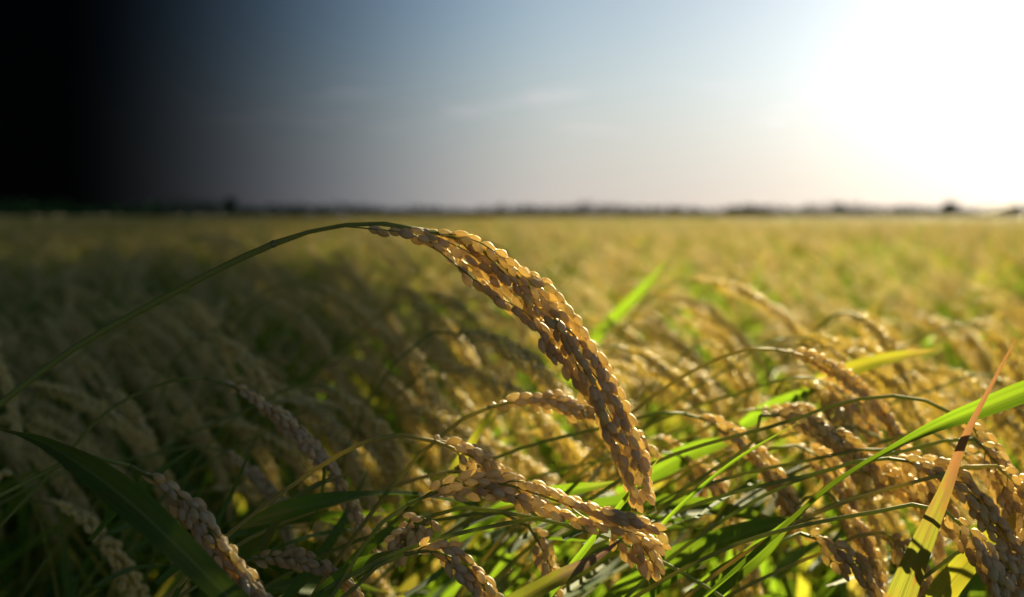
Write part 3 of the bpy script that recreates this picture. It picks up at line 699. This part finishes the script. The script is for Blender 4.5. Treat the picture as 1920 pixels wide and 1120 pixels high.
def scatter(name, pts, rot, scl, idx, coll):
    me = bpy.data.meshes.new(name); me.from_pydata(pts.tolist(), [], [])
    for nm, ty, arr in (('rot', 'FLOAT_VECTOR', rot), ('scl', 'FLOAT_VECTOR', scl)):
        me.attributes.new(nm, ty, 'POINT').data.foreach_set('vector', arr.astype(np.float32).ravel())
    me.attributes.new('idx', 'INT', 'POINT').data.foreach_set('value', idx.astype(np.int32))
    o = link(name, me)
    ng = bpy.data.node_groups.new(name, 'GeometryNodeTree')
    ng.interface.new_socket('Geometry', in_out='INPUT', socket_type='NodeSocketGeometry'); ng.interface.new_socket('Geometry', in_out='OUTPUT', socket_type='NodeSocketGeometry')
    gi = ng.nodes.new('NodeGroupInput'); go = ng.nodes.new('NodeGroupOutput')
    ci = ng.nodes.new('GeometryNodeCollectionInfo'); ci.inputs['Collection'].default_value = coll
    ci.inputs['Separate Children'].default_value = True; ci.inputs['Reset Children'].default_value = True
    ip = ng.nodes.new('GeometryNodeInstanceOnPoints'); ip.inputs['Pick Instance'].default_value = True
    def attr(nm, ty):
        a = ng.nodes.new('GeometryNodeInputNamedAttribute'); a.data_type = ty; a.inputs[0].default_value = nm; return a.outputs[0]
    e2r = ng.nodes.new('FunctionNodeEulerToRotation')
    lk = ng.links.new
    lk(gi.outputs[0], ip.inputs['Points']); lk(ci.outputs[0], ip.inputs['Instance']); lk(attr('idx', 'INT'), ip.inputs['Instance Index'])
    lk(attr('rot', 'FLOAT_VECTOR'), e2r.inputs[0]); lk(e2r.outputs[0], ip.inputs['Rotation']); lk(attr('scl', 'FLOAT_VECTOR'), ip.inputs['Scale'])
    lk(ip.outputs[0], go.inputs[0])
    md = o.modifiers.new('scatter', 'NODES'); md.node_group = ng
    return o
def fan_points(y0, y1, dens, hw=.43, pad=.25):
    n = int(dens*hw*(y1**2-y0**2)+dens*2*pad*(y1-y0))
    y = np.sqrt(rng.uniform(y0**2, y1**2, n)); x = rng.uniform(-1, 1, n)*(hw*y+pad)
    return np.stack([x, y, 0*x], 1)
# leaf mass under the heads; it stays low where it would stand before the lens
pts = np.vstack([fan_points(.30, .95, 60), fan_points(.95, 2.8, 60)]); n = len(pts)
top = np.where(pts[:, 1] < .95, rng.uniform(.62, .74, n), np.where(pts[:, 1] < 1.55, rng.uniform(.72, .90, n), rng.uniform(.82, 1.02, n)))
scl = np.stack([np.ones(n), np.ones(n), top], 1)
rot = np.stack([rng.normal(0, .05, n), rng.normal(0.1, .08, n), rng.uniform(-.9, .9, n)], 1)
tag(scatter('rice_foliage', pts, rot, scl, rng.integers(0, 5, n), leaf_coll), 'dense green rice leaves filling the space under the heads', 'foliage', kind='stuff')
pts = np.vstack([fan_points(2.5, 9, 27, .42, .35), fan_points(9, 26, 13, .42, .4), fan_points(26, 70, 3.2, .42, .5), fan_points(70, 190, .55, .42, .5)]); n = len(pts)
big = np.interp(pts[:, 1], [2.5, 26, 70, 190], [1, 1.15, 1.9, 3.6])
patchy = np.sin(pts[:, 0]*1.9+np.sin(pts[:, 1]*1.3)*1.5)*np.cos(pts[:, 1]*.9+pts[:, 0]*.4)
scl = np.stack([big, big, rng.normal(.95, .04, n)+.035*patchy], 1)
rot = np.stack([rng.normal(0, .05, n), rng.normal(0.02, .06, n), rng.normal(-.1, .7, n)], 1)
tuft = rng.uniform(0, 1, n) < .46-.22*patchy
scl[:, 2] *= np.where(tuft, 1.07, .985)
tag(scatter('rice_crop', pts, rot, scl, np.where(tuft, rng.integers(6, 8, n), rng.integers(0, 6, n)), crop_coll), 'ripe rice crop stretching away to the tree line', 'crop', kind='stuff')

# ------------------------------------------------------------------ far edge of the field
def crown(mb, c, rad, n, g, leafs=.35):
    for _ in range(n):
        d = unit(g.normal(0, 1, 3)); r = g.uniform(.25, 1)**.5
        p = c+d*r*rad*(1+.25*math.sin(d[0]*5+d[2]*4))
        a = unit(g.normal(0, 1, 3)); b_ = unit(np.cross(a, g.normal(0, 1, 3))); s = leafs*g.uniform(.6, 1.4)
        mb.add(np.array([p-a*s-b_*s*.4, p+a*s*.1-b_*s*.6, p+a*s+b_*s*.2, p-a*s*.1+b_*s*.6]), [(0, 1, 2, 3)], np.array([[0, 0], [1, 0], [1, 1], [0, 1]]))
def far_point(px, D): return np.array([(px-W_/2)/F_*D, D, 0.0])
g = np.random.default_rng(33)
wood = MB()
for px in np.arange(-400, 2400, 9):
    D = 330+g.uniform(-25, 25); left = px < 440
    hpx = (23+5*math.sin(px*.021)+4*g.normal()) if left else (11+3*g.uniform()+5*math.exp(-((px-1010)/260)**2*0)+3*math.sin(px*.013)+2.5*math.sin(px*.041)+(5*g.uniform() if g.uniform() < .12 else 0))
    hgt = 1.1+hpx/F_*D; c = far_point(px, D); 
    wd = g.uniform(1.6, 3.0)
    crown(wood, c+[0, 0, hgt*.5], np.array([wd, wd, hgt*.52]), 46, g, .45)
tag(link('tree_line', wood.mesh('tree_line', M_WOOD, False)), 'low dark wood along the far edge of the field', 'trees', kind='stuff')
def far_tree(px, D, hpx, wpx, label, seed):
    g = np.random.default_rng(seed); hgt = 1.1+hpx/F_*D; wd = wpx/F_*D*.5; c = far_point(px, D)
    root = link('tree', None); root.location = c; tag(root, label, 'tree')
    b = MB(); tube(b, curve(np.array([[0, 0, 0], [.05, 0, hgt*.3], [0, .05, hgt*.8]]), 8), np.linspace(.22, .06, 8), 7)
    for k in range(5):
        a = g.uniform(0, 6.28); z = hgt*g.uniform(.35, .6)
        tube(b, curve(np.array([[0, 0, z], [wd*.4*math.cos(a), wd*.4*math.sin(a), z+hgt*.12], [wd*.7*math.cos(a), wd*.7*math.sin(a), z+hgt*.2]]), 5), np.linspace(.08, .02, 5), 5)
    link('trunk', b.mesh('trunk', M_BARK), root)
    b = MB()
    for k in range(7): crown(b, np.array([g.normal(0, wd*.4), g.normal(0, wd*.4), hgt*g.uniform(.5, .82)]), np.array([wd*.6, wd*.6, hgt*.2]), 90, g, .32)
    link('crown', b.mesh('crown', M_WOOD, False), root)
far_tree(433, 300, 34, 26, 'taller dark tree ending the wood at the left', 1)
far_tree(1400, 300, 17, 90, 'rounded far tree bump right of the sharp panicle', 2)
far_tree(1778, 290, 26, 40, 'far tree standing in the glare left of the shed', 3)
# low shed in the glare at the right edge
sh = link('shed', None); c = far_point(1872, 210); sh.location = c
tag(sh, 'low dark shed with a single slanting roof in the glare at the right edge', 'shed')
def box(mb, x0, x1, y0, y1, z0, zl, zr):
    v = [(x0, y0, z0), (x1, y0, z0), (x1, y1, z0), (x0, y1, z0), (x0, y0, zl), (x1, y0, zr), (x1, y1, zr), (x0, y1, zl)]
    mb.add(np.array(v, float), [(3, 2, 1, 0), (0, 1, 5, 4), (1, 2, 6, 5), (2, 3, 7, 6), (3, 0, 4, 7), (4, 5, 6, 7)], np.zeros((8, 2)))
b = MB(); box(b, -2.2, 1.9, -2, 2, 0, 1.5, 2.5); link('wall', b.mesh('wall', M_SHEDW, False), sh)
b = MB(); box(b, -2.7, 2.2, -2.4, 2.4, 1.52, 1.56, 2.72); link('roof', b.mesh('roof', M_SHEDR, False), sh)
b = MB(); box(b, -.5, .5, -2.06, -2.01, 0, 1.6, 1.6); link('door', b.mesh('door', M_SHEDR, False), sh)

# ------------------------------------------------------------------ unseen tree and sheet added to darken the left of the field
def shade_at(azd):
    """shade wanted over the left of the field, as optical depth"""
    x = np.clip((azd+20.3)/26.5, 0, 1); T = np.maximum((x*x*(3-2*x))**2.0, 1e-4)
    return np.minimum(-np.log(T), 3.3)
g = np.random.default_rng(77)
lv = MB(); made = 0
while made < 15000:
    d = math.exp(g.uniform(math.log(.38), math.log(9.0))); azd = g.uniform(-27, 7)
    size = min(.020*d+.012, .085)
    keep = shade_at(azd)/3.3*min(1.0, ((.020*d+.012)/size)**2)
    if g.uniform() > keep: continue
    H = g.uniform(.43*d+.30, .62*d+.52)
    p = np.array([math.sin(R(azd))*d, math.cos(R(azd))*d, 1.0])+sd*H/sd[2]+g.normal(0, .01, 3)
    q = p-CAM; z = q@FW; px = (q@RT)/z*F_+960; py = 560-(q@UP)/z*F_
    if -60 < px < 1980 and py > -45: continue
    w = p-sd*((p[1]-.71)/sd[1]); hx = math.degrees(math.atan2(w[0], w[1]))      # where its shadow passes the tall arched stalk
    if w[2] > .93 and g.uniform() > shade_at(hx+(7.5 if w[2] > 1.0 else 3))/3.3: continue
    n = unit(-sd+g.normal(0, .45, 3)); a = unit(np.cross(n, g.normal(0, 1, 3))); b_ = np.cross(n, a)
    lv.add(np.array([p-a*size, p-b_*size*.42, p+a*size, p+b_*size*.42]), [(0, 1, 2), (0, 2, 3)], np.array([[.5, 0], [0, .5], [.5, 1], [1, .5]])); made += 1
foot = np.array([9.6, 17.5, 0.0])
tree = link('added_shade_tree', None); tree.location = foot  # tree put in out of view, its leaves spread to shape the shade
tag(tree, 'unseen tree added with a long low bough to shade the left of the field', 'tree')
b = MB(); tube(b, curve(np.array([[0, 0, 0], [.05, .05, 2.2], [-.1, 0, 4.6], [-.2, .1, 6.5]]), 14), np.linspace(.24, .07, 14), 9)
for tgt, z in (((4.2, 14.0, 4.6), 3.6), ((3.2, 10.5, 3.7), 3.4), ((1.6, 6.0, 2.55), 3.2), ((6.0, 16.5, 5.4), 4.4)):
    e = np.array(tgt)-foot
    tube(b, curve(np.array([[0, 0, z], [e[0]*.35, e[1]*.3, z+(e[2]-z)*.3+.5], [e[0]*.75, e[1]*.72, z+(e[2]-z)*.75+.3], e]), 16), np.linspace(.09, .012, 16), 6)
link('trunk', b.mesh('trunk', M_BARK), tree)
o = link('crown', lv.mesh('crown', M_WOOD, False), tree); o.location = -foot
# thin absorbing sheet, added high out of view, darkens the farther part
nd_, na = 34, 40
dd = np.geomspace(5.0, 325.0, nd_); aa = np.linspace(-32, 8, na)
DD, AA = np.meshgrid(dd, aa, indexing='ij')
HC = 90.0; X = np.sin(np.radians(AA))*DD; Y = np.cos(np.radians(AA))*DD
th = shade_at(AA)/3.3*.5
edge = np.minimum(np.linspace(0, 1, nd_)/.06, 1)[:, None]*np.minimum((1-np.linspace(0, 1, nd_))/.1, 1)[:, None]*np.minimum(np.linspace(0, 1, na)/.12, 1)[None, :]
th = th*edge*(1+.12*np.sin(X*.35+1)*np.cos(Y*.21))+.002
base = np.stack([X, Y, 0*X+1.0], -1)+sd*(HC/sd[2])
lo = base.copy(); lo[..., 2] -= th*.35; hi = base.copy(); hi[..., 2] += th*.65
V = np.concatenate([lo.reshape(-1, 3), hi.reshape(-1, 3)]); N0 = nd_*na
f = []
for i in range(nd_-1):
    for j in range(na-1):
        a0 = i*na+j; f.append((a0, a0+na, a0+na+1, a0+1)); f.append((a0+N0, a0+N0+1, a0+N0+na+1, a0+N0+na))
rim = [(0, j) for j in range(na)]+[(i, na-1) for i in range(1, nd_)]+[(nd_-1, j) for j in range(na-2, -1, -1)]+[(i, 0) for i in range(nd_-2, 0, -1)]
for k in range(len(rim)):
    p_, q_ = rim[k], rim[(k+1) % len(rim)]; a0 = p_[0]*na+p_[1]; b0 = q_[0]*na+q_[1]
    f.append((a0, b0, b0+N0, a0+N0))
m, t = new_mat('shade_absorber'); va = nd(t, 'ShaderNodeVolumeAbsorption'); va.inputs['Color'].default_value = (0, 0, 0, 1)
va.inputs['Density'].default_value = 3.3/(.5/math.sin(SUN_EL))
o_ = nd(t, 'ShaderNodeOutputMaterial'); t.links.new(va.outputs[0], o_.inputs['Volume'])
b = MB(); b.add(V, f, V[:, :2]*.01)
import bmesh
me = b.mesh('shade_sheet', m)
bm = bmesh.new(); bm.from_mesh(me); bmesh.ops.recalc_face_normals(bm, faces=bm.faces); 
if bm.calc_volume(signed=True) < 0: bmesh.ops.reverse_faces(bm, faces=bm.faces)
print('cloud volume', bm.calc_volume(signed=True)); bm.to_mesh(me); bm.free()
tag(link('shade_sheet', me), 'unseen absorbing sheet added to shade the far left of the field', 'shade_sheet', kind='structure')
